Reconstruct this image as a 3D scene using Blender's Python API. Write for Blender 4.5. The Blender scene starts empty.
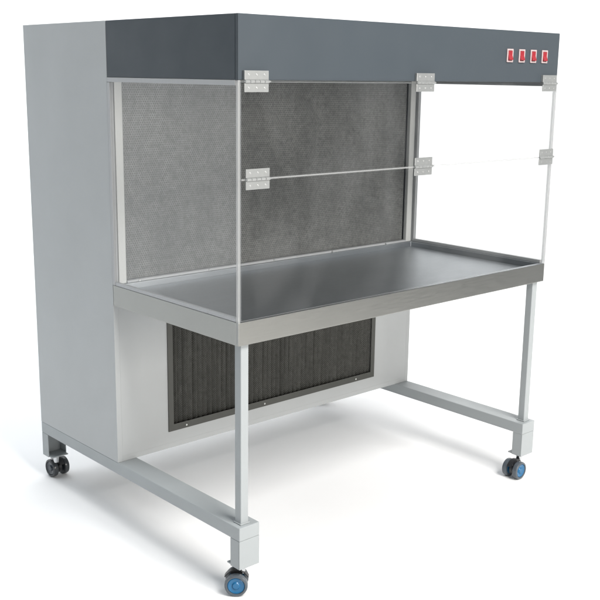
import bpy, bmesh, math, random
from mathutils import Vector, Matrix

random.seed(4)
sc = bpy.context.scene
COL = sc.collection

# ------------------------------------------------------------------ dimensions (metres)
W = 1.40          # width of the bench
D = 1.149         # overall depth
DC = 0.629        # depth of worktop / canopy, front of the rear cabinet
H = 1.606         # overall height
HC = 1.4428       # underside of canopy
ZB = 0.2172       # top of base rails = underside of cabinet
ZU = 0.1763       # underside of base rails
Z0 = 0.0893       # underside of feet
ZT = 0.8092       # top of worktop lip
TA = 0.7439       # underside of worktop apron
BW = 0.0729       # base rail width

# ------------------------------------------------------------------ mesh helpers
class MB:
    def __init__(s):
        s.bm = bmesh.new()
    def box(s, x0, x1, y0, y1, z0, z1, mi=0):
        v = [s.bm.verts.new(p) for p in ((x0,y0,z0),(x1,y0,z0),(x1,y1,z0),(x0,y1,z0),
                                         (x0,y0,z1),(x1,y0,z1),(x1,y1,z1),(x0,y1,z1))]
        fs = [(3,2,1,0),(4,5,6,7),(0,1,5,4),(1,2,6,5),(2,3,7,6),(3,0,4,7)]
        out = []
        for f in fs:
            q = s.bm.faces.new([v[i] for i in f]); q.material_index = mi; out.append(q)
        return out
    def ring(s, a, o, h, t0, t1, mi=0):
        """plate with a rectangular hole. a = normal axis ('y' or 'z'); o, h = (u0,u1,v0,v1)"""
        def P(u, v, t):
            return (u, t, v) if a == 'y' else (u, v, t)
        def quad(r):
            u0,u1,v0,v1 = r
            return ((u0,v0),(u1,v0),(u1,v1),(u0,v1))
        A = [[s.bm.verts.new(P(u,v,t)) for (u,v) in quad(r)] for t in (t0,t1) for r in (o,h)]
        o0,h0,o1,h1 = A
        for i in range(4):
            j = (i+1) % 4
            for q in ((o0[i],o0[j],h0[j],h0[i]),(o1[j],o1[i],h1[i],h1[j]),
                      (o0[j],o0[i],o1[i],o1[j]),(h0[i],h0[j],h1[j],h1[i])):
                f = s.bm.faces.new(q); f.material_index = mi
    def lathe(s, prof, M=None, n=40, mi=0, closed=False):
        """prof = [(r, z)] spun round local Z, placed by matrix M"""
        M = M or Matrix.Identity(4)
        rows = []
        for r, z in prof:
            if r < 1e-6:
                rows.append([s.bm.verts.new(M @ Vector((0,0,z)))])
            else:
                rows.append([s.bm.verts.new(M @ Vector((r*math.cos(2*math.pi*k/n), r*math.sin(2*math.pi*k/n), z))) for k in range(n)])
        pairs = list(zip(rows[:-1], rows[1:]))
        if closed: pairs.append((rows[-1], rows[0]))
        for A, B in pairs:
            for k in range(n):
                l = (k+1) % n
                vs = [A[k % len(A)], A[l % len(A)], B[l % len(B)], B[k % len(B)]]
                u = []
                for v in vs:
                    if v not in u: u.append(v)
                if len(u) >= 3:
                    f = s.bm.faces.new(u); f.material_index = mi
    def build(s, name, mats, parent=None, bevel=0.0, seg=2, smooth=False, loc=None):
        bmesh.ops.recalc_face_normals(s.bm, faces=s.bm.faces)
        if smooth:
            for f in s.bm.faces: f.smooth = True
            for e in s.bm.edges:
                if len(e.link_faces) == 2 and e.calc_face_angle(0) > math.radians(32): e.smooth = False
        me = bpy.data.meshes.new(name)
        s.bm.to_mesh(me); s.bm.free()
        for m in (mats if isinstance(mats, (list, tuple)) else [mats]): me.materials.append(m)
        o = bpy.data.objects.new(name, me); COL.objects.link(o)
        if parent: o.parent = parent
        if loc: o.location = loc
        if bevel:
            b = o.modifiers.new('bevel', 'BEVEL'); b.width = bevel; b.segments = seg
            b.limit_method = 'ANGLE'; b.angle_limit = math.radians(40)
        return o

# ------------------------------------------------------------------ material helpers
def mat(name):
    m = bpy.data.materials.new(name); m.use_nodes = True
    nt = m.node_tree
    return m, nt, nt.nodes['Principled BSDF'], nt.nodes['Material Output']

def N(nt, t, **kw):
    n = nt.nodes.new(t)
    for k, v in kw.items(): setattr(n, k, v)
    return n

def noise(nt, scale, detail=4, rough=.55, stretch=(1,1,1), coord='Object'):
    tc = N(nt, 'ShaderNodeTexCoord'); mp = N(nt, 'ShaderNodeMapping')
    mp.inputs['Scale'].default_value = stretch
    nz = N(nt, 'ShaderNodeTexNoise')
    nz.inputs['Scale'].default_value = scale; nz.inputs['Detail'].default_value = detail
    nz.inputs['Roughness'].default_value = rough
    nt.links.new(tc.outputs[coord], mp.inputs[0]); nt.links.new(mp.outputs[0], nz.inputs['Vector'])
    return nz.outputs['Fac']

def remap(nt, src, a, b, lo=.3, hi=.7):
    r = N(nt, 'ShaderNodeMapRange')
    r.inputs['From Min'].default_value = lo; r.inputs['From Max'].default_value = hi
    r.inputs['To Min'].default_value = a; r.inputs['To Max'].default_value = b
    nt.links.new(src, r.inputs['Value']); return r.outputs['Result']

def mixcol(nt, fac, a, b):
    m = N(nt, 'ShaderNodeMix', data_type='RGBA')
    nt.links.new(fac, m.inputs['Factor'])
    for s, c in ((6, a), (7, b)):
        if hasattr(c, 'node'): nt.links.new(c, m.inputs[s])
        else: m.inputs[s].default_value = (*c, 1)
    return m.outputs[2]

def bump(nt, h, b, strength=.1, dist=.001):
    n = N(nt, 'ShaderNodeBump'); n.inputs['Strength'].default_value = strength; n.inputs['Distance'].default_value = dist
    nt.links.new(h, n.inputs['Height']); nt.links.new(n.outputs[0], b.inputs['Normal'])

def paint(name, c, rough=.42, var=.06, peel=.05, spec=.5):
    m, nt, b, _ = mat(name)
    f = remap(nt, noise(nt, 3.0, 6), 0, 1)
    d = tuple(x*(1-var) for x in c)
    nt.links.new(mixcol(nt, f, d, c), b.inputs['Base Color'])
    nt.links.new(remap(nt, noise(nt, 11, 5), rough-.06, rough+.06), b.inputs['Roughness'])
    b.inputs['Specular IOR Level'].default_value = spec
    # fine orange peel plus the slow waviness of folded sheet metal
    b1 = N(nt, 'ShaderNodeBump'); b1.inputs['Strength'].default_value = .22; b1.inputs['Distance'].default_value = .006
    nt.links.new(noise(nt, 2.3, 2), b1.inputs['Height'])
    b2 = N(nt, 'ShaderNodeBump'); b2.inputs['Strength'].default_value = peel; b2.inputs['Distance'].default_value = .0006
    nt.links.new(noise(nt, 420, 2), b2.inputs['Height']); nt.links.new(b1.outputs[0], b2.inputs['Normal'])
    nt.links.new(b2.outputs[0], b.inputs['Normal'])
    return m

def steel(name, c, rough=.3, stretch=(1, 60, 60), var=.12, metal=1.0):
    m, nt, b, _ = mat(name)
    g = noise(nt, 14, 5, .6, stretch)
    st = remap(nt, noise(nt, 2.6, 6), 0, 1)
    d = tuple(x*(1-var) for x in c)
    c1 = mixcol(nt, st, d, c)
    nt.links.new(mixcol(nt, remap(nt, g, 0, .35), c1, tuple(x*.8 for x in c)), b.inputs['Base Color'])
    nt.links.new(remap(nt, g, rough-.06, rough+.1), b.inputs['Roughness'])
    b.inputs['Metallic'].default_value = metal
    bump(nt, g, b, .02, .0004)
    return m

def plain(name, c, rough=.4, metal=0.0, var=.1, scale=60):
    m, nt, b, _ = mat(name)
    f = remap(nt, noise(nt, scale, 4), 0, 1)
    nt.links.new(mixcol(nt, f, tuple(x*(1-var) for x in c), c), b.inputs['Base Color'])
    b.inputs['Roughness'].default_value = rough; b.inputs['Metallic'].default_value = metal
    return m

M = {}
M['paint'] = paint('pale grey enamel', (.438, .453, .455), .42, spec=.35)
M['railpaint'] = paint('rail grey enamel', (.355, .378, .385), .42, spec=.35)
M['slate'] = paint('dark slate enamel', (.053, .065, .076), .44, .05, spec=.3)
M['steel'] = steel('brushed stainless steel', (.60, .60, .585), .30)
M['apron'] = steel('dull apron steel', (.33, .33, .312), .36, (1, 40, 40), .06)
M['tray'] = steel('worktop stainless steel', (.47, .49, .51), .40, (1, 45, 45), .14)
M['alu'] = steel('anodised aluminium', (.43, .435, .44), .42, (50, 50, 1), .06, .15)
M['post'] = steel('satin steel post', (.62, .62, .60), .42, (50, 50, 1), .06, .15)
M['hinge'] = plain('off white hinge plate', (.40, .41, .405), .34, .6, .08, 60)
M['screw'] = plain('zinc screw', (.75, .75, .72), .28, 1.0)
M['bezel'] = plain('pale switch bezel', (.46, .37, .37), .35)
M['red'] = plain('red rocker', (.30, .022, .030), .22)
M['black'] = plain('black plastic', (.022, .023, .025), .32)
M['tyre'] = plain('grey polyurethane tyre', (.085, .10, .115), .26)
M['tyredark'] = plain('dark polyurethane tyre', (.045, .05, .055), .22)
M['blue'] = plain('blue hub plastic', (.015, .125, .27), .26)
M['hubdark'] = plain('dark hub plastic', (.035, .045, .055), .25)
M['chrome'] = plain('chrome plated steel', (.62, .63, .64), .14, 1.0)
M['frame'] = paint('dark olive grille frame', (.062, .063, .055), .5, .2)

def make_glass():
    m, nt, b, out = mat('clear acrylic sheet'); nt.nodes.remove(b)
    tr = N(nt, 'ShaderNodeBsdfTransparent'); tr.inputs[0].default_value = (.988, .992, .992, 1)
    gl = N(nt, 'ShaderNodeBsdfGlossy'); gl.inputs['Roughness'].default_value = .02
    fr = N(nt, 'ShaderNodeFresnel'); ge = N(nt, 'ShaderNodeNewGeometry')
    ior = N(nt, 'ShaderNodeMapRange'); ior.inputs['To Min'].default_value = 1.5; ior.inputs['To Max'].default_value = 1/1.5
    nt.links.new(ge.outputs['Backfacing'], ior.inputs['Value']); nt.links.new(ior.outputs['Result'], fr.inputs['IOR'])
    # faint large scale waviness of a real acrylic sheet
    bp = N(nt, 'ShaderNodeBump'); bp.inputs['Strength'].default_value = .25; bp.inputs['Distance'].default_value = .004
    nt.links.new(noise(nt, 2.2, 1), bp.inputs['Height'])
    nt.links.new(bp.outputs[0], gl.inputs['Normal'])
    mx = N(nt, 'ShaderNodeMixShader')
    nt.links.new(fr.outputs[0], mx.inputs[0]); nt.links.new(tr.outputs[0], mx.inputs[1]); nt.links.new(gl.outputs[0], mx.inputs[2])
    nt.links.new(mx.outputs[0], out.inputs[0])
    return m
M['glass'] = make_glass()

def make_edge(name, g, fac):
    m, nt, b, out = mat(name)
    b.inputs['Base Color'].default_value = (g, g*1.02, g*1.02, 1); b.inputs['Roughness'].default_value = .35
    tr = N(nt, 'ShaderNodeBsdfTransparent'); mx = N(nt, 'ShaderNodeMixShader'); mx.inputs[0].default_value = fac
    nt.links.new(tr.outputs[0], mx.inputs[1]); nt.links.new(b.outputs[0], mx.inputs[2])
    nt.links.new(mx.outputs[0], out.inputs[0])
    return m
M['edge'] = make_edge('sawn acrylic edge', .45, .38)
M['seal'] = make_edge('clear corner seal', .50, .42)

def make_perf(name, base, hole, pitch, rad, metal, rough):
    """sheet with punched holes on a staggered grid, laid out in the sheet's own x / z"""
    m, nt, b, _ = mat(name)
    tc = N(nt, 'ShaderNodeTexCoord'); sp = N(nt, 'ShaderNodeSeparateXYZ')
    nt.links.new(tc.outputs['Object'], sp.inputs[0])
    def math_(op, a, bb=None):
        n = N(nt, 'ShaderNodeMath', operation=op)
        for i, v in enumerate((a, bb)):
            if v is None: continue
            if hasattr(v, 'node'): nt.links.new(v, n.inputs[i])
            else: n.inputs[i].default_value = v
        return n.outputs[0]
    def dist(ox, oz):
        u = math_('SUBTRACT', math_('FRACT', math_('ADD', math_('DIVIDE', sp.outputs[0], pitch), ox)), .5)
        v = math_('SUBTRACT', math_('FRACT', math_('ADD', math_('DIVIDE', sp.outputs[2], pitch*1.732), oz)), .5)
        v = math_('MULTIPLY', v, 1.732)
        return math_('SQRT', math_('ADD', math_('MULTIPLY', u, u), math_('MULTIPLY', v, v)))
    d = math_('MINIMUM', dist(0, 0), dist(.5, .5))
    k = remap(nt, d, 1, 0, rad-.06, rad+.06)
    st = remap(nt, noise(nt, 4.5, 9, .66, (2.6, 1, .55)), 0, 1, .32, .68)  # vertical streaks in the screen's colour imitate reflections in the front flap
    sm = remap(nt, noise(nt, 30, 5, .7), 0, .5, .3, .75)
    sk = remap(nt, noise(nt, 75, 3, .7), 0, .75, .45, .72)
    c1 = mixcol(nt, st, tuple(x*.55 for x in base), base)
    c2 = mixcol(nt, sm, c1, tuple(x*1.75 for x in base))
    c2 = mixcol(nt, sk, c2, tuple(x*.45 for x in base))
    nt.links.new(mixcol(nt, k, c2, hole), b.inputs['Base Color'])
    mt = N(nt, 'ShaderNodeMath', operation='MULTIPLY'); mt.inputs[1].default_value = metal
    inv = math_('SUBTRACT', 1.0, k)
    nt.links.new(inv, mt.inputs[0]); nt.links.new(mt.outputs[0], b.inputs['Metallic'])
    nt.links.new(remap(nt, noise(nt, 6, 6), rough-.08, rough+.1), b.inputs['Roughness'])
    bump(nt, inv, b, .4, .001)
    return m
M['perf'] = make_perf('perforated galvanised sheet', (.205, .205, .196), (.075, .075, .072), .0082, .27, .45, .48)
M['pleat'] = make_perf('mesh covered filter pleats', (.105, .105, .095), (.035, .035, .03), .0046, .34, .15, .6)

# ------------------------------------------------------------------ the thing
bench = bpy.data.objects.new('laminar_flow_bench', None)
bench.empty_display_size = .2
COL.objects.link(bench)
bench['label'] = 'grey steel laminar flow bench on castors with clear panes, dark canopy and four red switches'
bench['category'] = 'clean bench'

# rear cabinet: folded steel carcass
T = .018
GX0, GX1, GZ0, GZ1 = .203, 1.189, .280, .715        # intake opening
b = MB()
b.box(0, T, DC, D, ZB, H)
b.box(W-T, W, DC, D, ZB, H)
b.box(T, W-T, D-T, D, ZB, H)
b.box(T, W-T, DC, D-T, H-T, H)
b.box(T, W-T, DC, D-T, ZB, ZB+T)
b.ring('y', (T, W-T, ZB+T, TA+.03), (GX0, GX1, GZ0, GZ1), DC, DC+T)
b.box(T, W-T, DC+T, D-T, TA+.012, TA+.03)
b.box(T, W-T, DC+.0005, DC+T, HC-.012, H-T)
cab = b.build('cabinet_body', M['paint'], bench, .0005)

# canopy: a shell, open below with a recessed ceiling
b = MB()
b.box(0, W, 0, .012, HC, H)
b.box(0, .012, .012, DC-.0008, HC, H)
b.box(W-.012, W, .012, DC-.0008, HC, H)
b.box(.012, W-.012, .012, DC-.0008, H-.012, H)
b.box(.012, W-.012, .012, DC-.0008, HC+.012, HC+.022)
b.box(.012, W-.012, .012, .030, HC, HC+.012)
can = b.build('canopy', M['slate'], bench, .0016)

# four rocker switches on the canopy front
for x in (1.122, 1.186, 1.250, 1.314):
    b = MB()
    b.ring('y', (-.0160, .0160, -.0212, .0212), (-.0110, .0110, -.0158, .0158), -.0045, 0)
    s = b.build('rocker_switch', M['bezel'], bench, .0014, loc=(x, -.0002, 1.527))
    b = MB()
    bm = b.bm
    prof = [(-.0040, .0155), (-.0050, .0148), (-.0048, .001), (-.0100, -.0135), (.0002, -.0155), (.0002, .0155)]
    L = [bm.verts.new((-.0107, y, z)) for y, z in prof]; R_ = [bm.verts.new((.0107, y, z)) for y, z in prof]
    bm.faces.new(L); bm.faces.new(R_[::-1])
    for i in range(len(prof)):
        j = (i+1) % len(prof); bm.faces.new((L[j], L[i], R_[i], R_[j]))
    b.build('rocker', M['red'], s, .0007)

# worktop: stainless tray with a raised lip and deep apron
b = MB()
b.ring('z', (0.0, W, -.0015, DC-.0008), (.022, W-.022, .016, DC-.010), TA, ZT)
b.box(.0225, W-.0225, .0165, DC-.0105, ZT-.034, ZT-.019)
b.bm.faces.ensure_lookup_table()
for f in b.bm.faces:                              # outer skirt faces and underside take the duller sheet
    c = f.calc_center_median()
    if c.z < ZT-.001 and (c.y < 0 or c.x < .001 or c.x > W-.001 or c.z < TA+.001): f.material_index = 1
tr = b.build('worktop_tray', [M['tray'], M['apron']], bench, .0022)

# downstream face: perforated diffuser in the opening, on steel posts
b = MB()
b.box(.054, W-.054, DC+.012, DC+.020, ZT+.009, HC-.014)
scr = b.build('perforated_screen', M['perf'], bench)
for x in (.094, .37, .655, .94, 1.23):
    b = MB()
    Mx = Matrix.Translation((x, DC-.009, ZT+.0045)) @ Matrix.Rotation(math.pi/2, 4, 'X')
    b.lathe([(0, .0025), (.0026, .0018), (.0038, .0), (.0038, -.001), (0, -.001)], Mx, 14)
    b.build('screw', M['screw'], scr, smooth=True)
for x0 in (.020, W-.020-.028):
    b = MB(); b.box(x0, x0+.028, DC-.006, DC+.012, ZT+.0004, HC-.0004)
    b.build('screen_post', M['post'], bench, .003, 3)
b = MB(); b.box(.0485, W-.0485, DC-.0085, DC+.011, ZT+.0004, ZT+.0085)
b.build('screen_sill', M['alu'], bench, .002)
b = MB(); b.box(.0485, W-.0485, DC-.006, DC+.011, HC-.013, HC-.0004)
b.build('screen_head', M['steel'], bench, .002)

# side panes in aluminium channels
for s in (0, 1):
    def X(a, c): return (a, c) if s == 0 else (W-c, W-a)
    b = MB()
    fs = b.box(*X(.0025, .0075), .010, DC-.014, ZT+.010, HC-.013)
    for i, f in enumerate(fs): f.material_index = 0 if i in (3, 5) else 1
    p = b.build('side_pane', [M['glass'], M['edge']], bench)
    b = MB(); b.box(*X(-.0012, .0118), .011, DC-.0012, HC-.0135, HC-.0004); b.build('top_channel', M['alu'], p, .0012)
    b = MB(); b.box(*X(-.0008, .0080), -.0005, .0085, TA+.004, HC-.0004); b.build('front_seal', M['seal'], p, .0015)
    b = MB(); b.box(*X(-.0012, .0125), DC-.0145, DC-.0015, ZT+.0005, HC-.0140); b.build('rear_channel', M['alu'], p, .0015)
    b = MB(); b.box(*X(.0005, .0120), .0105, DC-.0150, ZT+.0004, ZT+.0110); b.build('bottom_channel', M['alu'], p, .0012)

# front flaps: two hinged acrylic sheets
ZM = 1.190
for nm, z0, z1 in (('upper_flap', ZM+.0025, HC-.004), ('lower_flap', ZT+.004, ZM-.0025)):
    b = MB()
    fs = b.box(.006, W-.006, -.0062, -.0012, z0, z1)
    for i, f in enumerate(fs): f.material_index = 0 if i in (2, 4) else 1
    o = b.build(nm, [M['glass'], M['edge']], bench)
    if nm == 'lower_flap':
        b = MB(); b.box(.006, W-.006, -.0069, -.0006, z1+.0002, z1+.0044)
        b.build('seam_strip', M['edge'], o, .0008)

# six butt hinges
for xs, z, mid in (((.014, .667, 1.306), HC-.0035, False), ((.019, .672, 1.314), ZM, True)):
    for x in xs:
        w = .080; y = -.0065
        b = MB()
        b.box(0, w, -.0026, (0 if mid else y*-1), .0042, .0275)
        b.box(0, w, -.0026, 0, -.0265, -.0042)
        h = b.build('hinge', M['hinge'], bench, .0008, loc=(x, y, z))
        b = MB()
        rot = Matrix.Translation((0, -.0030, 0)) @ Matrix.Rotation(math.pi/2, 4, 'Y')
        for k in range(5):
            a = .001 + k*.0160
            b.lathe([(0, a), (.0036, a), (.0042, a+.0006), (.0042, a+.0146), (.0036, a+.0152), (0, a+.0152)], rot, 18)
        b.lathe([(0, -.001), (.0022, -.001), (.0022, .0855), (.0014, .0865), (0, .0865)], rot, 12)
        b.build('hinge_pin', M['hinge'], h, smooth=True)
        for sx in (.014, .040, .066):
            for sz in (.017, -.016):
                b = MB()
                Mx = Matrix.Translation((sx, -.0026, sz)) @ Matrix.Rotation(math.pi/2, 4, 'X')
                b.lathe([(0, .0006), (.0010, .0005), (.0018, .0008), (.0028, .0003), (.0028, -.0005), (0, -.0005)], Mx, 14)
                b.build('screw', M['hinge'], h, smooth=True)

# intake grille
b = MB()
b.ring('y', (GX0-.004, GX1+.004, GZ0-.004, TA+.010), (GX0+.017, GX1-.017, GZ0+.020, TA-.02), DC-.0035, DC-.0004)
gr = b.build('intake_grille', M['frame'], bench, .0008)
b = MB()
xa, xb, za, zb_ = GX0+.014, GX1-.014, GZ0+.016, TA-.015
n = 46
prev = None
for i in range(2*n+1):
    x = xa + (xb-xa)*i/(2*n); y = DC + (.004 if i % 2 == 0 else .017)
    x += random.uniform(-.0009, .0009) if 0 < i < 2*n else 0
    pr = (b.bm.verts.new((x, y, za)), b.bm.verts.new((x+random.uniform(-.0015, .0015), y, zb_)))
    if prev: b.bm.faces.new((prev[0], pr[0], pr[1], prev[1]))
    prev = pr
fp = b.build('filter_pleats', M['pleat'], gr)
sol = fp.modifiers.new('thick', 'SOLIDIFY'); sol.thickness = .0012; sol.offset = 1
for x, z in ((.272, GZ0+.006), (.62, GZ0+.006), (1.09, GZ0+.006)):
    b = MB()
    Mx = Matrix.Translation((x, DC-.0035, z)) @ Matrix.Rotation(math.pi/2, 4, 'X')
    b.lathe([(0, .0028), (.0020, .0018), (.0036, .0002), (.0036, -.001), (0, -.001)], Mx, 14)
    b.build('screw', M['screw'], gr, smooth=True)

# base rails with channel feet, front legs
FY = -.0048
for s in (0, 1):
    def X(a, c): return (a, c) if s == 0 else (W-c, W-a)
    b = MB(); b.box(*X(0, BW), FY, D, ZU, ZB-.0004)
    rail = b.build('base_rail', M['railpaint'], bench, .0022)
    for back in (0, 1):
        def Y(a, c): return (FY+a, FY+c) if back == 0 else (D-c, D-a)
        b = MB()
        b.box(*X(.0004, BW-.0004), *Y(.0004, .0040), Z0, ZU-.0003)         # outer face
        b.box(*X(.0004, .0034), *Y(.0040, .0426), Z0, ZU-.0003)             # cheeks
        b.box(*X(BW-.0034, BW-.0004), *Y(.0040, .0426), Z0, ZU-.0003)
        b.box(*X(.0036, BW-.0036), *Y(.0042, .0620), Z0+.0005, Z0+.0050)    # mounting plate
        b.build('foot', M['railpaint'], rail, .0012)
    b = MB()
    b.box(*X(.018, .0455), .0115, .0390, ZB, TA+.001)
    lg = b.build('front_leg', M['railpaint'], bench, .0025, 3)
    b = MB(); b.box(*X(.0145, .0490), .0080, .0425, ZB-.0002, ZB+.0035)
    b.build('weld_collar', M['railpaint'], lg, .0016)

# twin wheel castors
def caster(cx, cy, ang, sx, sy, hub, tyre):
    """(cx,cy) centre between the wheels, ang = axle direction, (sx,sy) = stem under the foot"""
    R = .0335
    rotM = Matrix.Rotation(ang, 4, 'Z')
    # body between the wheels: hood arc plus web
    b = MB()
    ax = Matrix.Rotation(math.pi/2, 4, 'Y')       # local z -> x (axle)
    b.lathe([(0, -.0125), (.0110, -.0125), (.0110, -.0085), (.0225, -.006), (.0225, .006), (.0110, .0085), (.0110, .0125), (0, .0125)], Matrix.Translation((0,0,R)) @ ax, 32)
    k0 = None
    K = 16
    for i in range(K+1):                           # arched mudguard over both wheels
        t = math.radians(25 + 130*i/K)
        ri, ro = R+.0025, R+.0050
        c = [b.bm.verts.new((x, r*math.cos(t), R+r*math.sin(t))) for x, r in ((-.0085, ri), (.0085, ri), (.0085, ro), (-.0085, ro))]
        if k0:
            for a in range(4):
                b.bm.faces.new((k0[a], k0[(a+1) % 4], c[(a+1) % 4], c[a]))
        else: b.bm.faces.new(c[::-1])
        k0 = c
    b.bm.faces.new(k0)
    b.box(-.0062, .0062, -.016, .016, R+.010, R+.0345)
    o = b.build('caster', M['black'], bench, smooth=True)
    o.location = (cx, cy, 0); o.rotation_euler = (0, 0, ang)
    inv = (Matrix.Translation((cx, cy, 0)) @ rotM).inverted()
    # stem
    p = inv @ Vector((sx, sy, 0))
    b = MB()
    b.lathe([(0, Z0-.001), (.0150, Z0-.001), (.0150, Z0-.005), (.0105, Z0-.008), (.0105, .060), (0, .060)], Matrix.Translation((p.x, p.y, 0)), 24)
    b.build('stem', M['chrome'], o, smooth=True)
    for sgn in (1, -1):
        base = Matrix.Translation((.0045*sgn, 0, R)) @ (ax if sgn == 1 else Matrix.Rotation(-math.pi/2, 4, 'Y'))
        b = MB()
        b.lathe([(.0235, .0085), (.0300, .0085), (.0325, .0100), (R, .0130), (R, .0225), (.0325, .0262), (.0300, .0280), (.0262, .0284), (.0250, .0262), (.0245, .0240), (.0235, .0200)], base, 44, closed=True)
        w = b.build('wheel', tyre, o, smooth=True)
        b = MB()
        b.lathe([(0, .0085), (.0243, .0085), (.0247, .0250), (.0225, .0264), (.0190, .0250), (.0120, .0240), (.0105, .0262), (.0085, .0276), (0, .0280)], base, 40)
        b.build('hub_cap', hub, o, smooth=True)
    return o
caster(.022, .036, math.atan2(-.72, -.65), .036, .030, M['blue'], M['tyre'])
caster(1.333, .026, math.radians(-89), W-.036, .030, M['blue'], M['tyre'])
caster(.050, 1.137, math.radians(183), .036, D-.030, M['hubdark'], M['tyredark'])
caster(W-.040, 1.125, math.radians(200), W-.036, D-.030, M['hubdark'], M['tyredark'])

# ------------------------------------------------------------------ setting: white seamless studio sweep
def floor_mat():
    m, nt, b, _ = mat('white studio paper')
    f = remap(nt, noise(nt, 1.2, 5), 0, 1)
    nt.links.new(mixcol(nt, f, (.86, .86, .86), (.88, .88, .88)), b.inputs['Base Color'])
    b.inputs['Roughness'].default_value = .75; b.inputs['Specular IOR Level'].default_value = .2
    return m
wm = floor_mat()
DIRF = Vector((.654, .7235, 0)).normalized()      # away from the camera
SID = Vector((DIRF.y, -DIRF.x, 0))
def W3(d, q, z=0.0):
    """studio coordinates: d metres away from the camera side, q metres to the right, about the bench"""
    p = Vector((.6, .5, 0)) + DIRF*d + SID*q
    return Vector((p.x, p.y, z))
# plan of the infinity cove: left wall, rounded corner, back wall, rounded corner, short right wall; outward normals
plan = [((-1.7 + k*.5, -5.2), (0, -1)) for k in range(9)]
plan += [((2.4 + 1.6*math.sin(a), -3.6 - 1.6*math.cos(a)), (math.sin(a), -math.cos(a))) for a in [math.radians(10*k) for k in range(1, 10)]]
plan += [((4.0, q), (1, 0)) for q in (-2.4, -1.2, 0, 1.2, 2.4, 3.6)]
plan += [((2.4 + 1.6*math.cos(a), 3.6 + 1.6*math.sin(a)), (math.cos(a), math.sin(a))) for a in [math.radians(10*k) for k in range(1, 10)]]
plan += [((d, 5.2), (0, 1)) for d in (1.8, 1.2)]
b = MB()
b.bm.faces.new([b.bm.verts.new(W3(*p)) for p, _ in plan] + [b.bm.verts.new(W3(*p)) for p in ((.75, 3.2), (-1.0, 2.9), (-4.4, 2.8), (-4.4, -2.8))])
o = b.build('floor', wm); o['kind'] = 'structure'
b = MB(); prev = None
prof = [(1.4*math.sin(math.radians(a)), 1.4*(1-math.cos(math.radians(a)))) for a in range(0, 91, 6)] + [(1.4, 4.2)]
for (d, q), (nd, nq) in plan:
    row = [b.bm.verts.new(W3(d+nd*h, q+nq*h, z)) for h, z in prof]
    if prev:
        for k in range(len(row)-1): b.bm.faces.new((prev[k], row[k], row[k+1], prev[k+1]))
    prev = row
o = b.build('backdrop', wm, smooth=True); o['kind'] = 'structure'

# ------------------------------------------------------------------ light
wld = bpy.data.worlds.new('World'); sc.world = wld; wld.use_nodes = True
nt = wld.node_tree; bg = nt.nodes['Background']
tc = N(nt, 'ShaderNodeTexCoord')
def dirramp(vec, stops):
    dt = N(nt, 'ShaderNodeVectorMath', operation='DOT_PRODUCT')
    nt.links.new(tc.outputs['Generated'], dt.inputs[0]); dt.inputs[1].default_value = vec
    r = N(nt, 'ShaderNodeValToRGB')
    mr = N(nt, 'ShaderNodeMapRange'); mr.inputs['From Min'].default_value = -1; mr.inputs['From Max'].default_value = 1
    nt.links.new(dt.outputs['Value'], mr.inputs['Value']); nt.links.new(mr.outputs['Result'], r.inputs[0])
    e = r.color_ramp.elements
    e[0].position, e[0].color = stops[0]; e[1].position, e[1].color = stops[-1]
    for p, c in stops[1:-1]:
        n = e.new(p); n.color = c
    return r.outputs[0]
col = dirramp((0, 0, 1), [(0, (.2, .2, .2, 1)), (.5, (.40, .48, .55, 1)), (1, (.85, .9, .95, 1))])
# noisy bright lobe added to the world so the front panes mirror streaks
rm = N(nt, 'ShaderNodeMapping'); rm.inputs['Scale'].default_value = (17, 17, 4.5)
rn = N(nt, 'ShaderNodeTexNoise'); rn.inputs['Scale'].default_value = 1.0; rn.inputs['Detail'].default_value = 3; rn.inputs['Distortion'].default_value = .8
nt.links.new(tc.outputs['Generated'], rm.inputs[0]); nt.links.new(rm.outputs[0], rn.inputs['Vector'])
streak_lobe = dirramp(Vector((.73, -.67, -.1)).normalized(), [(0, (0, 0, 0, 1)), (.82, (0, 0, 0, 1)), (.93, (1, 1, 1, 1)), (1, (1, 1, 1, 1))])
rmul = N(nt, 'ShaderNodeMix', data_type='RGBA', blend_type='MULTIPLY'); rmul.inputs[0].default_value = 1
nt.links.new(streak_lobe, rmul.inputs[6]); nt.links.new(remap(nt, rn.outputs['Fac'], 0, 1.9, .46, .60), rmul.inputs[7])
ad2 = N(nt, 'ShaderNodeMix', data_type='RGBA', blend_type='ADD'); ad2.inputs[0].default_value = 1
nt.links.new(col, ad2.inputs[6]); nt.links.new(rmul.outputs[2], ad2.inputs[7])
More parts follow.
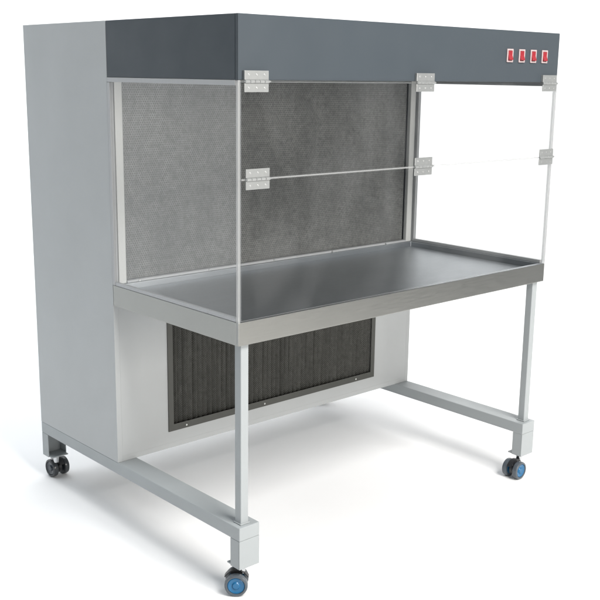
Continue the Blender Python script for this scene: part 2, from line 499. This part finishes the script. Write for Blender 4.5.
nt.links.new(ad2.outputs[2], bg.inputs['Color']); bg.inputs['Strength'].default_value = .26

def area(name, loc, tgt, sx, sy, power, c):
    l = bpy.data.lights.new(name, 'AREA'); l.shape = 'RECTANGLE'; l.size = sx; l.size_y = sy; l.energy = power; l.color = c
    o = bpy.data.objects.new(name, l); COL.objects.link(o); o.location = loc
    o.rotation_euler = (Vector(tgt)-Vector(loc)).to_track_quat('-Z', 'Y').to_euler()
    return o
area('overhead_softbox', (-.1, .6, 4.4), (.4, .6, 0), 3.2, 2.6, 75, (.97, .985, 1))
area('front_softbox', (.36, -3.2, 4.2), (.6, .25, .3), 2.2, 1.6, 292, (1, .98, .955))
area('low_front_fill', (.95, -4.7, 1.6), (.8, .3, .6), 2.6, 1.6, 142, (1, .945, .88))  # unseen fill added to brighten the cabinet front below the worktop
area('backdrop_fill', W3(2.6, 0, 4.4), W3(5.2, 0, .6), 7.0, 1.2, 195, (1, 1, 1))  # unseen lamp added to lift the backdrop to white
area('side_wall_fill', W3(.6, -3.0, 4.4), W3(.9, -6.2, .6), 5.0, 1.2, 98, (.76, .89, 1))  # unseen lamp added to brighten the left cove that the side pane mirrors

# ------------------------------------------------------------------ camera
cd = bpy.data.cameras.new('camera'); cam = bpy.data.objects.new('camera', cd); COL.objects.link(cam)
R2 = Vector((0.74386813, -0.6681993, 0.01303496)); U2 = Vector((0.13860018, 0.17331683, 0.97506475)); F = Vector((0.65379676, 0.72351294, -0.22153741))
mx = Matrix((R2, U2, -F)).transposed().to_4x4(); mx.translation = (-1.6019, -2.0171, 1.6051-.146)
cam.matrix_world = mx
cd.sensor_width = 36; cd.lens = 993.92/600*36; cd.clip_end = 200; cd.clip_start = .05
sc.camera = cam

sc.view_settings.view_transform = 'Standard'; sc.view_settings.look = 'None'
sc.view_settings.exposure = 0; sc.view_settings.gamma = 1
sc.cycles.use_denoising = True
sc.cycles.max_bounces = 10; sc.cycles.transparent_max_bounces = 24
sc.cycles.sample_clamp_indirect = 6
